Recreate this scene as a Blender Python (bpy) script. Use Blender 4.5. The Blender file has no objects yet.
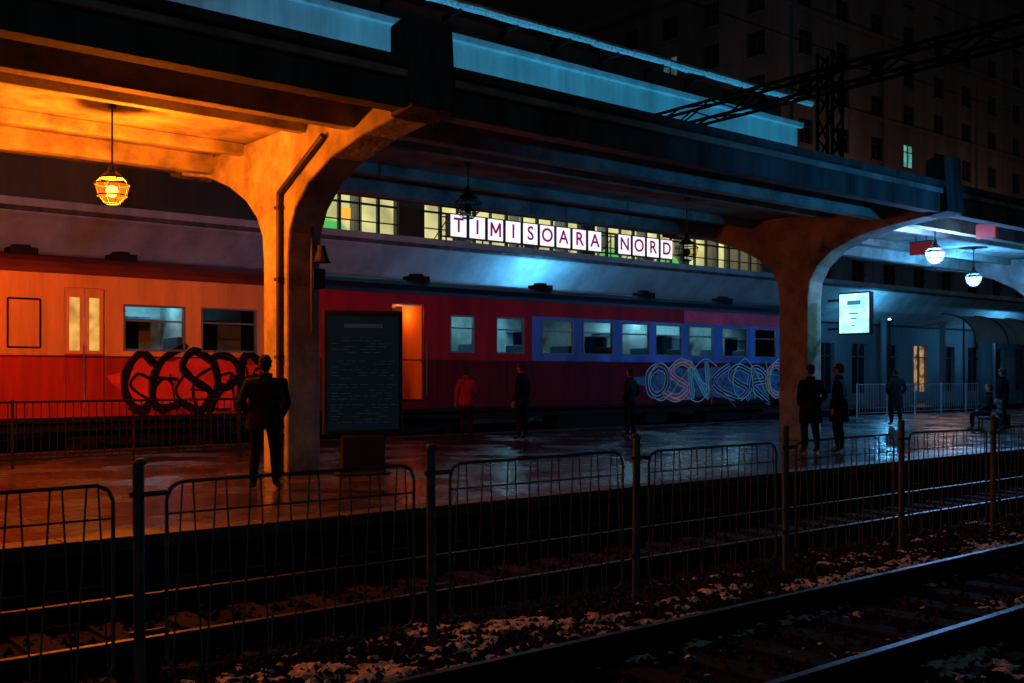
import bpy, bmesh, math, random
from mathutils import Vector, Matrix, noise
random.seed(7)
scene = bpy.context.scene
C = bpy.context.collection

# ------------------------------------------------------------------ materials
def nt(name):
    m = bpy.data.materials.new(name); m.use_nodes = True
    t = m.node_tree; b = t.nodes['Principled BSDF']
    return m, t, b
def N(t, typ, **kw):
    n = t.nodes.new(typ)
    for k, v in kw.items(): setattr(n, k, v)
    return n
def mat(name, col, rough=.6, metal=0., var=.3, scale=2.5, bump=.15, bscale=30, streak=False, emit=None, es=0, spec=.5, rvar=.15):
    m, t, b = nt(name)
    tc = N(t, 'ShaderNodeTexCoord'); mp = N(t, 'ShaderNodeMapping')
    if streak: mp.inputs['Scale'].default_value = (1, 1, .12)
    t.links.new(tc.outputs['Object'], mp.inputs['Vector'])
    n = N(t, 'ShaderNodeTexNoise'); n.inputs['Scale'].default_value = scale; n.inputs['Detail'].default_value = 8
    n.inputs['Roughness'].default_value = .65
    t.links.new(mp.outputs[0], n.inputs['Vector'])
    r = N(t, 'ShaderNodeValToRGB')
    r.color_ramp.elements[0].position = .3; r.color_ramp.elements[1].position = .7
    r.color_ramp.elements[0].color = tuple(max(0, c*(1-var)) for c in col)+(1,)
    r.color_ramp.elements[1].color = tuple(min(1, c*(1+var*.6)) for c in col)+(1,)
    t.links.new(n.outputs[0], r.inputs[0]); t.links.new(r.outputs[0], b.inputs['Base Color'])
    mr = N(t, 'ShaderNodeMapRange'); mr.inputs['To Min'].default_value = max(.02, rough-rvar); mr.inputs['To Max'].default_value = min(1, rough+rvar)
    t.links.new(n.outputs[0], mr.inputs[0]); t.links.new(mr.outputs[0], b.inputs['Roughness'])
    b.inputs['Metallic'].default_value = metal
    b.inputs['Specular IOR Level'].default_value = spec
    if bump > 0:
        n2 = N(t, 'ShaderNodeTexNoise'); n2.inputs['Scale'].default_value = bscale; n2.inputs['Detail'].default_value = 6
        t.links.new(tc.outputs['Object'], n2.inputs['Vector'])
        bp = N(t, 'ShaderNodeBump'); bp.inputs['Strength'].default_value = bump; bp.inputs['Distance'].default_value = .03
        t.links.new(n2.outputs[0], bp.inputs['Height']); t.links.new(bp.outputs[0], b.inputs['Normal'])
    if emit:
        b.inputs['Emission Color'].default_value = tuple(emit)+(1,); b.inputs['Emission Strength'].default_value = es
        m.cycles.emission_sampling='NONE'
    return m
def emis(name, col, s, var=.0, scale=2, sample=False):
    m, t, b = nt(name)
    if not sample: m.cycles.emission_sampling='NONE'
    b.inputs['Base Color'].default_value = tuple(c*.3 for c in col)+(1,)
    b.inputs['Emission Strength'].default_value = s
    if var > 0:
        tc = N(t, 'ShaderNodeTexCoord'); n = N(t, 'ShaderNodeTexNoise'); n.inputs['Scale'].default_value = scale
        t.links.new(tc.outputs['Object'], n.inputs['Vector'])
        r = N(t, 'ShaderNodeValToRGB'); r.color_ramp.elements[0].position = .35; r.color_ramp.elements[1].position = .65
        r.color_ramp.elements[0].color = tuple(c*(1-var) for c in col)+(1,); r.color_ramp.elements[1].color = tuple(col)+(1,)
        t.links.new(n.outputs[0], r.inputs[0]); t.links.new(r.outputs[0], b.inputs['Emission Color'])
    else: b.inputs['Emission Color'].default_value = tuple(col)+(1,)
    return m
def glassmat(name, tint, transp=.65, rough=.05):
    m, t, b = nt(name)
    o = t.nodes['Material Output']; tr = N(t, 'ShaderNodeBsdfTransparent'); tr.inputs[0].default_value = tuple(tint)+(1,)
    mx = N(t, 'ShaderNodeMixShader'); b.inputs['Base Color'].default_value = (.02, .025, .03, 1); b.inputs['Roughness'].default_value = rough
    mx.inputs[0].default_value = transp
    t.links.new(b.outputs[0], mx.inputs[1]); t.links.new(tr.outputs[0], mx.inputs[2]); t.links.new(mx.outputs[0], o.inputs[0])
    return m
def glowglass(name, col, s):
    m, t, b = nt(name); o = t.nodes['Material Output']; m.cycles.emission_sampling='NONE'
    tr = N(t, 'ShaderNodeBsdfTransparent'); em = N(t, 'ShaderNodeEmission'); em.inputs[0].default_value = tuple(col)+(1,); em.inputs[1].default_value = s
    mx = N(t, 'ShaderNodeMixShader'); mx.inputs[0].default_value = .55
    t.links.new(em.outputs[0], mx.inputs[1]); t.links.new(tr.outputs[0], mx.inputs[2]); t.links.new(mx.outputs[0], o.inputs[0])
    return m
def paving(name):
    m, t, b = nt(name)
    b.inputs['Specular IOR Level'].default_value = .32
    tc = N(t, 'ShaderNodeTexCoord')
    br = N(t, 'ShaderNodeTexBrick'); br.inputs['Scale'].default_value = 1.0
    br.inputs['Brick Width'].default_value = .4; br.inputs['Row Height'].default_value = .4; br.inputs['Mortar Size'].default_value = .012
    br.offset = .5
    br.inputs['Color1'].default_value = (.040, .037, .035, 1); br.inputs['Color2'].default_value = (.078, .072, .068, 1); br.inputs['Mortar'].default_value = (.012, .012, .012, 1)
    t.links.new(tc.outputs['Object'], br.inputs['Vector'])
    n = N(t, 'ShaderNodeTexNoise'); n.inputs['Scale'].default_value = .7; n.inputs['Detail'].default_value = 7; n.inputs['Roughness'].default_value = .6
    t.links.new(tc.outputs['Object'], n.inputs['Vector'])
    r = N(t, 'ShaderNodeValToRGB'); r.color_ramp.elements[0].position = .40; r.color_ramp.elements[1].position = .64
    r.color_ramp.elements[0].color = (.09, .09, .09, 1); r.color_ramp.elements[1].color = (.40, .40, .40, 1)
    t.links.new(n.outputs[0], r.inputs[0]); t.links.new(r.outputs[0], b.inputs['Roughness'])
    mx = N(t, 'ShaderNodeMix'); mx.data_type = 'RGBA'; mx.blend_type = 'MULTIPLY'; mx.inputs[0].default_value = .7
    t.links.new(br.outputs['Color'], mx.inputs[6]); 
    r2 = N(t, 'ShaderNodeValToRGB'); r2.color_ramp.elements[0].color = (.45, .45, .45, 1); r2.color_ramp.elements[1].color = (1, 1, 1, 1)
    t.links.new(n.outputs[0], r2.inputs[0]); t.links.new(r2.outputs[0], mx.inputs[7]); t.links.new(mx.outputs[2], b.inputs['Base Color'])
    n2 = N(t, 'ShaderNodeTexNoise'); n2.inputs['Scale'].default_value = 7; n2.inputs['Detail'].default_value = 5
    t.links.new(tc.outputs['Object'], n2.inputs['Vector'])
    sb = N(t, 'ShaderNodeMath', operation='SUBTRACT'); 
    t.links.new(n2.outputs[0], sb.inputs[0]); t.links.new(br.outputs['Fac'], sb.inputs[1])
    bp = N(t, 'ShaderNodeBump'); bp.inputs['Strength'].default_value = .7; bp.inputs['Distance'].default_value = .018
    t.links.new(sb.outputs[0], bp.inputs['Height']); t.links.new(bp.outputs[0], b.inputs['Normal'])
    return m

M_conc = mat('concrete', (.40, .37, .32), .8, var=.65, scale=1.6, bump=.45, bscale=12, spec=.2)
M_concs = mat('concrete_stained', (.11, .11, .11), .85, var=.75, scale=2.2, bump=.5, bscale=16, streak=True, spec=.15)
M_pave = paving('wet_paving')
M_kerb = mat('kerb_stone', (.07, .066, .062), .5, var=.5, bump=.3, spec=.3)
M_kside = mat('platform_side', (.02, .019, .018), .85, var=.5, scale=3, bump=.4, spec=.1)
M_ballast = mat('ballast_stone', (.016, .015, .014), .9, var=.6, scale=14, bump=.9, bscale=22, spec=.06)
M_stone = mat('gravel', (.022, .019, .018), .85, var=.6, scale=20, bump=.3, spec=.08)
M_snow = mat('old_snow', (.64, .62, .60), .75, var=.6, scale=9, bump=.5, bscale=40)
M_ground = mat('ground_soil', (.035, .035, .03), .9, var=.4, scale=.5)
M_rail = mat('rail_steel', (.07, .067, .065), .42, 1., var=.4)
M_rust = mat('rail_rust', (.025, .017, .013), .85, .0, var=.5, scale=8, spec=.08)
M_sleeper = mat('sleeper_concrete', (.024, .022, .021), .85, var=.6, scale=5, spec=.06)
M_fence = mat('fence_paint', (.05, .10, .115), .55, .0, var=.5, scale=9, bump=.1, spec=.25)
M_dark = mat('dark_metal', (.02, .02, .022), .5, .0, spec=.3)
M_black = mat('black_rubber', (.01, .01, .01), .7, spec=.1)
M_wallp = mat('pale_plaster', (.5, .52, .5), .85, var=.4, scale=1.1, bump=.2, streak=True, spec=.2)
M_wallg = mat('grey_plaster', (.2, .2, .21), .85, var=.35, scale=.9, streak=True, spec=.2)
M_walld = mat('dark_cladding', (.07, .07, .08), .7, var=.35, scale=.9, streak=True)
M_wallb = mat('brown_render', (.15, .11, .10), .85, var=.5, scale=.6, streak=True, spec=.2)
M_frame = mat('window_frame', (.05, .05, .05), .5, .0)
M_wframe = mat('alu_frame', (.16, .16, .17), .5, .1, spec=.3)
M_dglass = mat('dark_glass', (.012, .014, .018), .08, bump=0, var=.1, rvar=.03)
M_cream = mat('coach_cream_lamplit', (.82, .36, .085), .65, var=.35, scale=1.5, bump=.03, streak=True, spec=.06)  # cream paint with the orange lamp light mixed into its base colour
M_red = mat('coach_red', (.42, .035, .010), .6, var=.6, scale=2.0, bump=.04, streak=True, spec=.05)
M_dred = mat('coach_dark_red', (.42, .012, .022), .6, var=.5, scale=1.5, bump=.04, streak=True, spec=.08)
M_dred2 = mat('coach_low_red', (.13, .007, .013), .6, var=.5, scale=1.5, bump=.04, streak=True, spec=.06)
M_lgrey = mat('coach_band_bluelit', (.06, .15, .46), .5, var=.7, scale=1.1, bump=.03, streak=True, spec=.2)  # pale window band; blue lamp light is put into its colour
M_roof = mat('coach_roof', (.15, .03, .02), .65, var=.4, scale=1.2, bump=.1, spec=.15)
M_roofn = mat('coach_roof_navy', (.015, .022, .04), .5, var=.4, scale=1.2, bump=.1, spec=.3)
M_under = mat('underframe', (.012, .011, .010), .8, spec=.1)
M_cglass = glassmat('coach_glass', (.8, .95, 1.), .88)
M_int = mat('coach_interior', (.42, .46, .44), .6, var=.6, scale=1.1)
M_seat = mat('seat_fabric', (.03, .07, .12), .9)
M_tube = emis('fluorescent', (.30, .78, 1.), 30, sample=True)

# ------------------------------------------------------------------ builder
class MB:
    def __init__(s): s.v=[]; s.f=[]; s.m=[]; s.mats=[]
    def mi(s, m):
        if m not in s.mats: s.mats.append(m)
        return s.mats.index(m)
    def poly(s, pts, m):
        k=len(s.v); s.v += [tuple(p) for p in pts]; s.f.append(tuple(range(k, k+len(pts)))); s.m.append(s.mi(m))
    def box(s, x0,x1,y0,y1,z0,z1, m):
        k=len(s.v); s.v += [(x0,y0,z0),(x1,y0,z0),(x1,y1,z0),(x0,y1,z0),(x0,y0,z1),(x1,y0,z1),(x1,y1,z1),(x0,y1,z1)]
        for q in ((3,2,1,0),(4,5,6,7),(0,1,5,4),(1,2,6,5),(2,3,7,6),(3,0,4,7)):
            s.f.append(tuple(k+i for i in q)); s.m.append(s.mi(m))
    def prism(s, pts, axis, lo, hi, m):
        k=len(s.v); n=len(pts)
        def P(a,b,c):
            return (c,a,b) if axis=='x' else ((a,c,b) if axis=='y' else (a,b,c))
        s.v += [P(a,b,lo) for a,b in pts] + [P(a,b,hi) for a,b in pts]
        mi=s.mi(m)
        s.f.append(tuple(k+i for i in range(n))); s.m.append(mi)
        s.f.append(tuple(k+n+i for i in reversed(range(n)))); s.m.append(mi)
        for i in range(n):
            j=(i+1)%n; s.f.append((k+i,k+n+i,k+n+j,k+j)); s.m.append(mi)
    def cyl(s, p, q, r, m, n=8, r2=None, caps=True):
        p=Vector(p); q=Vector(q); d=q-p
        if d.length<1e-6: return
        r2 = r if r2 is None else r2
        a=d.normalized().orthogonal().normalized(); b=d.normalized().cross(a)
        k=len(s.v); mi=s.mi(m)
        for c,rr in ((p,r),(q,r2)):
            for i in range(n):
                t=2*math.pi*i/n; s.v.append(tuple(c+a*math.cos(t)*rr+b*math.sin(t)*rr))
        for i in range(n):
            j=(i+1)%n; s.f.append((k+i,k+j,k+n+j,k+n+i)); s.m.append(mi)
        if caps:
            s.f.append(tuple(k+i for i in reversed(range(n)))); s.m.append(mi)
            s.f.append(tuple(k+n+i for i in range(n))); s.m.append(mi)
    def lathe(s, c, prof, m, n=16, sx=1, sy=1):
        k=len(s.v); mi=s.mi(m)
        for r,z in prof:
            for i in range(n):
                t=2*math.pi*i/n; s.v.append((c[0]+r*sx*math.cos(t), c[1]+r*sy*math.sin(t), c[2]+z))
        for a in range(len(prof)-1):
            for i in range(n):
                j=(i+1)%n; s.f.append((k+a*n+i,k+a*n+j,k+(a+1)*n+j,k+(a+1)*n+i)); s.m.append(mi)
    def ball(s, c, r, m, n=12, sx=1, sy=1, sz=1):
        prof=[(max(1e-4,r*math.sin(math.pi*i/8)), -r*sz*math.cos(math.pi*i/8)) for i in range(9)]
        s.lathe(c, prof, m, n, sx, sy)
    def ribbon(s, pts, w, y, m, smooth=True, wv=.12):
        P=[Vector((a,0,b)) for a,b in pts]
        if smooth and len(P)>2:
            Q=[]
            for i in range(len(P)-1):
                p0=P[max(i-1,0)];p1=P[i];p2=P[i+1];p3=P[min(i+2,len(P)-1)]
                for k in range(5):
                    t=k/5; Q.append(.5*((2*p1)+(p2-p0)*t+(2*p0-5*p1+4*p2-p3)*t*t+(3*p1-p0-3*p2+p3)*t**3))
            Q.append(P[-1]); P=Q
        L=[];R=[]
        for i,p in enumerate(P):
            ww=w*(1+wv*math.sin(i*.9+p.x*5))*(.45 if i in (0,len(P)-1) else 1)
            d=(P[min(i+1,len(P)-1)]-P[max(i-1,0)]).normalized(); nn=Vector((-d.z,0,d.x))*ww/2
            L.append(p+nn);R.append(p-nn)
        for i in range(len(P)-1):
            s.poly([(q.x,y-i*1e-5,q.z) for q in (L[i],L[i+1],R[i+1],R[i])], m)
    def wall(s, axis, c, a0,a1,z0,z1, opens, m, depth=.15, sgn=1, rm=None):
        A=sorted(set([a0,a1]+[o[0] for o in opens]+[o[1] for o in opens])); Z=sorted(set([z0,z1]+[o[2] for o in opens]+[o[3] for o in opens]))
        A=[a for a in A if a0<=a<=a1]; Z=[z for z in Z if z0<=z<=z1]
        P=(lambda a,z,o=0:(a,c+o,z)) if axis=='y' else (lambda a,z,o=0:(c+o,a,z))
        for i in range(len(A)-1):
            for j in range(len(Z)-1):
                ca=(A[i]+A[i+1])/2; cz=(Z[j]+Z[j+1])/2
                if any(o[0]<ca<o[1] and o[2]<cz<o[3] for o in opens): continue
                mm = m(ca,cz) if callable(m) else m
                s.poly([P(A[i],Z[j]),P(A[i+1],Z[j]),P(A[i+1],Z[j+1]),P(A[i],Z[j+1])], mm)
        rm = rm or (m(0,0) if callable(m) else m)
        D=depth*sgn
        for o in opens:
            if o[1]-o[0]<.002: continue
            s.poly([P(o[0],o[2]),P(o[1],o[2]),P(o[1],o[2],D),P(o[0],o[2],D)], rm)
            s.poly([P(o[0],o[3]),P(o[1],o[3]),P(o[1],o[3],D),P(o[0],o[3],D)], rm)
            s.poly([P(o[0],o[2]),P(o[0],o[3]),P(o[0],o[3],D),P(o[0],o[2],D)], rm)
            s.poly([P(o[1],o[2]),P(o[1],o[3]),P(o[1],o[3],D),P(o[1],o[2],D)], rm)
    def obj(s, name, parent=None, smooth=False, bevel=0, recalc=True):
        me=bpy.data.meshes.new(name); me.from_pydata(s.v,[],s.f)
        for m in s.mats: me.materials.append(m)
        me.polygons.foreach_set('material_index', s.m)
        if recalc:
            bm=bmesh.new(); bm.from_mesh(me); bmesh.ops.recalc_face_normals(bm, faces=bm.faces); bm.to_mesh(me); bm.free()
        if smooth: me.polygons.foreach_set('use_smooth',[True]*len(me.polygons))
        me.update(); o=bpy.data.objects.new(name, me); C.objects.link(o)
        if parent: o.parent=parent
        if bevel:
            b=o.modifiers.new('bevel','BEVEL'); b.width=bevel; b.segments=2; b.limit_method='ANGLE'; b.angle_limit=math.radians(40)
        return o
def empty(name, loc=(0,0,0)):
    e=bpy.data.objects.new(name,None); C.objects.link(e); e.location=loc; return e
def light(name, typ, loc, col, power, parent=None, **kw):
    l=bpy.data.lights.new(name,typ); l.color=col; l.energy=power
    for k,v in kw.items(): setattr(l,k,v)
    o=bpy.data.objects.new(name,l); C.objects.link(o); o.location=loc
    if parent: o.parent=parent
    return o
def text_mesh(s, size, loc, m, name, parent, extr=.01, rot=(math.pi/2,0,0), bold=0.):
    cu=bpy.data.curves.new(name,'FONT'); cu.body=s; cu.size=size; cu.align_x='CENTER'; cu.align_y='CENTER'; cu.extrude=extr; cu.offset=bold
    o=bpy.data.objects.new(name+'_tmp',cu); C.objects.link(o)
    bpy.context.view_layer.update()
    me=bpy.data.meshes.new_from_object(o.evaluated_get(bpy.context.evaluated_depsgraph_get())); bpy.data.objects.remove(o)
    me.materials.clear(); me.materials.append(m)
    q=bpy.data.objects.new(name,me); C.objects.link(q); q.location=loc; q.rotation_euler=rot; q.parent=parent
    return q

# ------------------------------------------------------------------ ground, tracks
b=MB(); b.poly([(-900,-900,-.62),(1500,-900,-.62),(1500,1500,-.62),(-900,1500,-.62)],M_ground); b.obj('ground')
b=MB(); b.poly([(-60,2.4,-.53),(160,2.4,-.53),(160,10.1,-.53),(-60,10.1,-.53)],M_ballast); 
b.poly([(-60,22.3,-.53),(160,22.3,-.53),(160,26.3,-.53),(-60,26.3,-.53)],M_ballast); b.obj('ballast_bed')
b=MB(); 
def stone(x,y,z,r,m):
    k=len(b.v); mi=b.mi(m); rz=random.random()*6
    oc=[(1,0,0),(0,1,0),(-1,0,0),(0,-1,0),(0,0,1),(0,0,-1)]
    sx,sy,sz=[random.uniform(.6,1.2)*r for _ in range(3)]
    ca,sa=math.cos(rz),math.sin(rz)
    for p in oc:
        px,py,pz=p[0]*sx+random.uniform(-.2,.2)*r,p[1]*sy+random.uniform(-.2,.2)*r,p[2]*sz
        b.v.append((x+px*ca-py*sa,y+px*sa+py*ca,z+pz))
    for f in ((0,1,4),(1,2,4),(2,3,4),(3,0,4),(1,0,5),(2,1,5),(3,2,5),(0,3,5)):
        b.f.append(tuple(k+i for i in f)); b.m.append(mi)
for i in range(18000):
    y=random.choice([random.uniform(5.6,7.5),random.uniform(2.6,9.9)]); x=random.uniform(0,9)+random.random()**2*14
    stone(x,y,-.518,random.uniform(.02,.055),M_stone)
b.obj('gravel',recalc=False)
b=MB(); st=.04
def H(x,y):
    n1=noise.fractal(Vector((x*.9,y*1.6,3.1)),.8,2.,3); n2=noise.fractal(Vector((x*6,y*8,9.)),.75,2.,4)
    edge=1-abs((y-6.05)/.95)
    if y<5.2: edge=1-abs((y-3.3)/1.1)-.35
    if 5.3<y<5.6 or 3.87<y<4.13: edge-=.6
    return n1*.62+n2*.60+edge*.35-.29
idx={}
for (ya,yb) in ((2.6,7.2),):
    nx=int(22/st); ny=int((yb-ya)/st)
    for i in range(nx):
        for j in range(ny):
            x=.5+i*st*1.0; y=ya+j*st
            if H(x+st/2,y+st/2)>0:
                ids=[]
                for (di,dj) in ((0,0),(1,0),(1,1),(0,1)):
                    k=(i+di,j+dj)
                    if k not in idx:
                        xx=.5+(i+di)*st; yy=ya+(j+dj)*st; h=max(0,H(xx,yy))
                        idx[k]=len(b.v); b.v.append((xx+random.uniform(-.013,.013),yy+random.uniform(-.013,.013),-.525+min(.03,.006+h*.1)+random.uniform(0,.016)))
                    ids.append(idx[k])
                b.f.append(tuple(ids)); b.m.append(b.mi(M_snow))
b.obj('snow_patches',smooth=False)

def track(Y, x0=-50, x1=150):
    b=MB()
    for r in (Y-.7525, Y+.7525):
        b.box(x0,x1,r-.07,r+.07,-.50,-.485,M_rust); b.box(x0,x1,r-.01,r+.01,-.485,-.39,M_rust)
        b.box(x0,x1,r-.036,r+.036,-.39,-.352,M_rust); b.box(x0,x1,r-.030,r+.030,-.352,-.347,M_rail)
    x=x0
    while x<min(x1,70):
        b.prism([(Y-1.25,-.56),(Y+1.25,-.56),(Y+1.22,-.502),(Y-1.22,-.502)],'x',x,x+.25,M_sleeper)
        for r in (Y-.7525,Y+.7525):
            for e in (-.1,.1): b.box(x+.08,x+.17,r+e-.03,r+e+.03,-.502,-.45,M_rust)
        x+=.6
    b.obj('railway_track')
for Y in (4.72,8.3,24.4): track(Y)

b=MB()
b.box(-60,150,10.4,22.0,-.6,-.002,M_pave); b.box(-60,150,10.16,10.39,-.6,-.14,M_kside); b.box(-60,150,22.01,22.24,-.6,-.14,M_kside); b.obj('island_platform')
b=MB()
x=-40
while x<90:
    b.box(x,x+.985,10.08,10.398,-.135,.006,M_kerb); b.box(x,x+.985,22.002,22.3,-.135,.006,M_kerb); x+=1.0
b.obj('platform_kerb',bevel=.012)
b=MB(); b.box(-60,150,26.4,60,-.6,-.004,M_pave); b.obj('station_platform')
b=MB(); b.box(-30,60,-6,2.35,-.6,-.003,M_pave); b.obj('near_platform')

# ------------------------------------------------------------------ canopy
cn=empty('platform_canopy')
b=MB(); CX=[-19.1,-5.6,7.9,21.4,34.9,48.4]
for cx in CX:
    b.prism([(14.6,-.01),(14.6,3.35),(14.55,3.75),(14.35,4.1),(13.95,4.42),(13.3,4.68),(12.4,4.86),(11.62,4.94),(11.62,5.34),(18.7,5.34),(18.7,5.2),(17.6,5.02),(16.7,4.72),(16.05,4.4),(15.65,4.08),(15.45,3.75),(15.4,3.35),(15.4,-.01)],'x',cx-.29,cx+.29,M_conc)
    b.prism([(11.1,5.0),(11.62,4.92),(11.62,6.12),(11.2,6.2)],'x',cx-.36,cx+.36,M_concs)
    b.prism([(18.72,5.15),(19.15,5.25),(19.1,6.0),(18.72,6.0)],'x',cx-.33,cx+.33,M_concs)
b.obj('columns',cn,bevel=.035)
b=MB(); X0,X1=-26,55
b.box(X0,X1,11.2,18.72,5.36,5.48,M_conc)
for y,w,z in ((12.6,.25,4.98),(14.0,.16,5.16),(16.1,.16,5.16),(17.3,.25,5.04)):
    segs=[X0]+[c for cx in CX for c in (cx-.28,cx+.28)]+[X1]
    for i in range(0,len(segs),2): b.box(segs[i],segs[i+1],y,y+w,z,5.358,M_conc)
b.obj('roof_slab',cn,bevel=.02)
b=MB()
segs=[X0]+[c for cx in CX for c in (cx-.355,cx+.355)]+[X1]
for i in range(0,len(segs),2):
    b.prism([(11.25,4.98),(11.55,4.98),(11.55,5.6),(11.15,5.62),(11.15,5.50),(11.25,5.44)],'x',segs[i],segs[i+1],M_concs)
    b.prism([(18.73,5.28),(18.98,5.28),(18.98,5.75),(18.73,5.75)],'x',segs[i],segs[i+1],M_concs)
b.obj('edge_beams',cn,bevel=.015)
b=MB()
b.cyl((7.56,14.75,0),(7.56,14.75,4.35),.05,M_dark,10); b.cyl((7.56,14.75,4.35),(7.56,13.4,5.0),.05,M_dark,10)
for z in (.6,1.8,3,4.1): b.box(7.5,7.61,14.68,14.82,z,z+.05,M_dark)
b.cyl((8.0,14.52,2.2),(8.0,14.52,4.2),.03,M_dark,8)
b.obj('downpipe',cn)

e=empty('platform_loudspeaker'); b=MB(); b.lathe((8.1,14.4,3.45),[(.01,.1),(.07,.1),(.07,.04),(.12,-.12),(.15,-.16),(.13,-.15),(.01,-.05)],M_dark,14); b.box(8.07,8.13,14.46,14.6,3.5,3.56,M_dark); b.box(8.0,8.2,14.47,14.59,2.9,3.2,M_dark); b.obj('horn',e)

# ------------------------------------------------------------------ lanterns
def lantern(x,y,z,col,power,ecol,es,bcol,ceil=5.36,sc=1.):
    e=empty('hanging_lantern',(x,y,z)); b=MB()
    b.cyl((0,0,.34*sc),(0,0,ceil-z),.014,M_dark,6); b.cyl((0,0,ceil-z-.05),(0,0,ceil-z),.06,M_dark,10)
    b.lathe((0,0,0),[(.02,.40*sc),(.05*sc,.34*sc),(.06*sc,.27*sc),(.10*sc,.24*sc),(.155*sc,.20*sc),(.165*sc,.17*sc),(.15*sc,.18*sc),(.02,.22*sc)],M_dark,18)
    for i in range(8):
        t=i*math.pi/4; c,s=math.cos(t),math.sin(t)
        b.cyl((c*.155*sc,s*.155*sc,.18*sc),(c*.245*sc,s*.245*sc,.08*sc),.006,M_dark,5)
        b.cyl((c*.245*sc,s*.245*sc,.1*sc),(c*.2*sc,s*.2*sc,-.08*sc),.006,M_dark,5); b.cyl((c*.2*sc,s*.2*sc,-.08*sc),(c*.09*sc,s*.09*sc,-.2*sc),.006,M_dark,5)
    for zz,r in ((.08,.24),(-.08,.205),(-.2,.09)):
        b.lathe((0,0,0),[(r*sc,zz*sc),((r+.01)*sc,(zz+.01)*sc),(r*sc,(zz+.02)*sc),((r-.01)*sc,(zz+.01)*sc),(r*sc,zz*sc)],M_dark,18)
    b.obj('lantern_frame',e)
    b=MB(); gm = glowglass('lantern_glow',ecol,es) if power>0 else M_cglass
    b.lathe((0,0,0),[(.235*sc,.09*sc),(.19*sc,-.075*sc),(.085*sc,-.19*sc),(.001,-.2*sc)],gm,18); b.obj('lantern_glass',e,smooth=True)
    b=MB(); b.ball((0,0,-.01),.085*sc,emis('bulb',bcol,9) if power>0 else M_dark); b.obj('bulb',e,smooth=True)
    if power>0: light('lantern_light','POINT',(0,0,-.02),col,power,e,shadow_soft_size=.12)
    return e
OR=(1,.165,.006); ORE=(1,.10,.005); CY=(.08,.42,1.); CYR=(.20,.46,1.); CYE=(.55,.9,1); OB=(1,.40,.06)
lantern(5.1,15.0,4.15,OR,3000,ORE,3.0,OB)
lantern(-1.2,15.0,4.15,OR,1700,ORE,2,OB)
lantern(2.6,18.2,4.3,OR,2900,ORE,2,OB)  # extra lantern added out of view to brighten the first coach
lantern(-7.6,15.0,4.15,OR,1100,ORE,2,OB)
lantern(11.4,15.0,4.55,OR,0,ORE,7,OB)
lantern(17.3,15.0,4.2,OR,0,ORE,7,OB)
lantern(24.2,13.1,4.45,CYR,2000,CYE,3,CYE)
lantern(30.7,15.4,4.4,CY,1900,CYE,3,CYE)
lantern(38.0,15.4,4.4,CY,1300,CYE,3,CYE)

# ------------------------------------------------------------------ light box and number signs
e=empty('illuminated_platform_sign'); b=MB(); b.box(21.93,22.07,13.45,14.3,2.5,3.5,M_dark); b.box(21.97,22.03,14.3,14.62,3.3,3.36,M_dark); b.box(21.97,22.03,14.3,14.62,2.62,2.68,M_dark); b.obj('case',e,bevel=.01)
b=MB(); b.box(21.915,21.93,13.49,14.26,2.54,3.46,emis('lightbox_face',(.25,.8,1),3.2,.5,5,True)); b.box(22.07,22.085,13.49,14.26,2.54,3.46,emis('lightbox_face2',(.3,.8,1),3)); b.obj('lit_face',e)
M_blue=mat('sign_print',(.02,.15,.3),.5,emit=(.1,.4,.7),es=.5)
for i,(za,zb) in enumerate(((3.2,3.3),(2.98,3.01),(2.86,2.89),(2.7,2.73))):
    b=MB(); b.box(21.908,21.914,13.7+.05*i,14.05-.04*i,za,zb,M_blue); b.obj('print_line',e)
M_redsign=emis('red_sign',(.6,.012,.008),.10)
for (x,y,hw) in ((24.9,12.2,.24),(26.9,15.0,.3)):
    e=empty('platform_number_sign'); b=MB(); b.box(x,x+.12,y-hw,y+hw,4.85,5.18,M_redsign); b.box(x-.01,x+.13,y-hw-.02,y+hw+.02,5.18,5.21,M_dark); b.cyl((x+.06,y-.15,5.2),(x+.06,y-.15,5.36),.015,M_dark); b.cyl((x+.06,y+.15,5.2),(x+.06,y+.15,5.36),.015,M_dark); b.obj('panel',e)

# ------------------------------------------------------------------ info board
e=empty('information_board',(8.62,14.05,0)); e.rotation_euler=(0,0,math.radians(-22))
b=MB(); b.box(-.62,.62,-.08,.08,.62,2.55,M_dark); b.box(-.34,.34,-.11,.11,.02,.62,M_dark); b.box(-.42,.42,-.16,.16,0,.05,M_dark); b.obj('case',e,bevel=.03)
b=MB(); b.box(-.55,.55,-.086,-.08,.70,2.46,mat('poster_glass',(.008,.02,.032),.12,bump=0,emit=(.012,.07,.12),es=.05)); b.obj('poster',e)
b=MB(); M_txt=mat('poster_text',(.04,.06,.07),.5,emit=(.2,.5,.6),es=.022)
for i in range(30):
    zz=2.12-i*.045
    if i in (6,7,15,22): continue
    x=-.5
    while x<.45:
        w=random.uniform(.04,.16); 
        if random.random()<.6: b.box(x,min(x+w,.5),-.09,-.0865,zz,zz+.009,M_txt)
        x+=w+.04
b.box(-.3,.3,-.09,-.0865,2.28,2.34,M_txt); b.obj('timetable_text',e)

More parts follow.
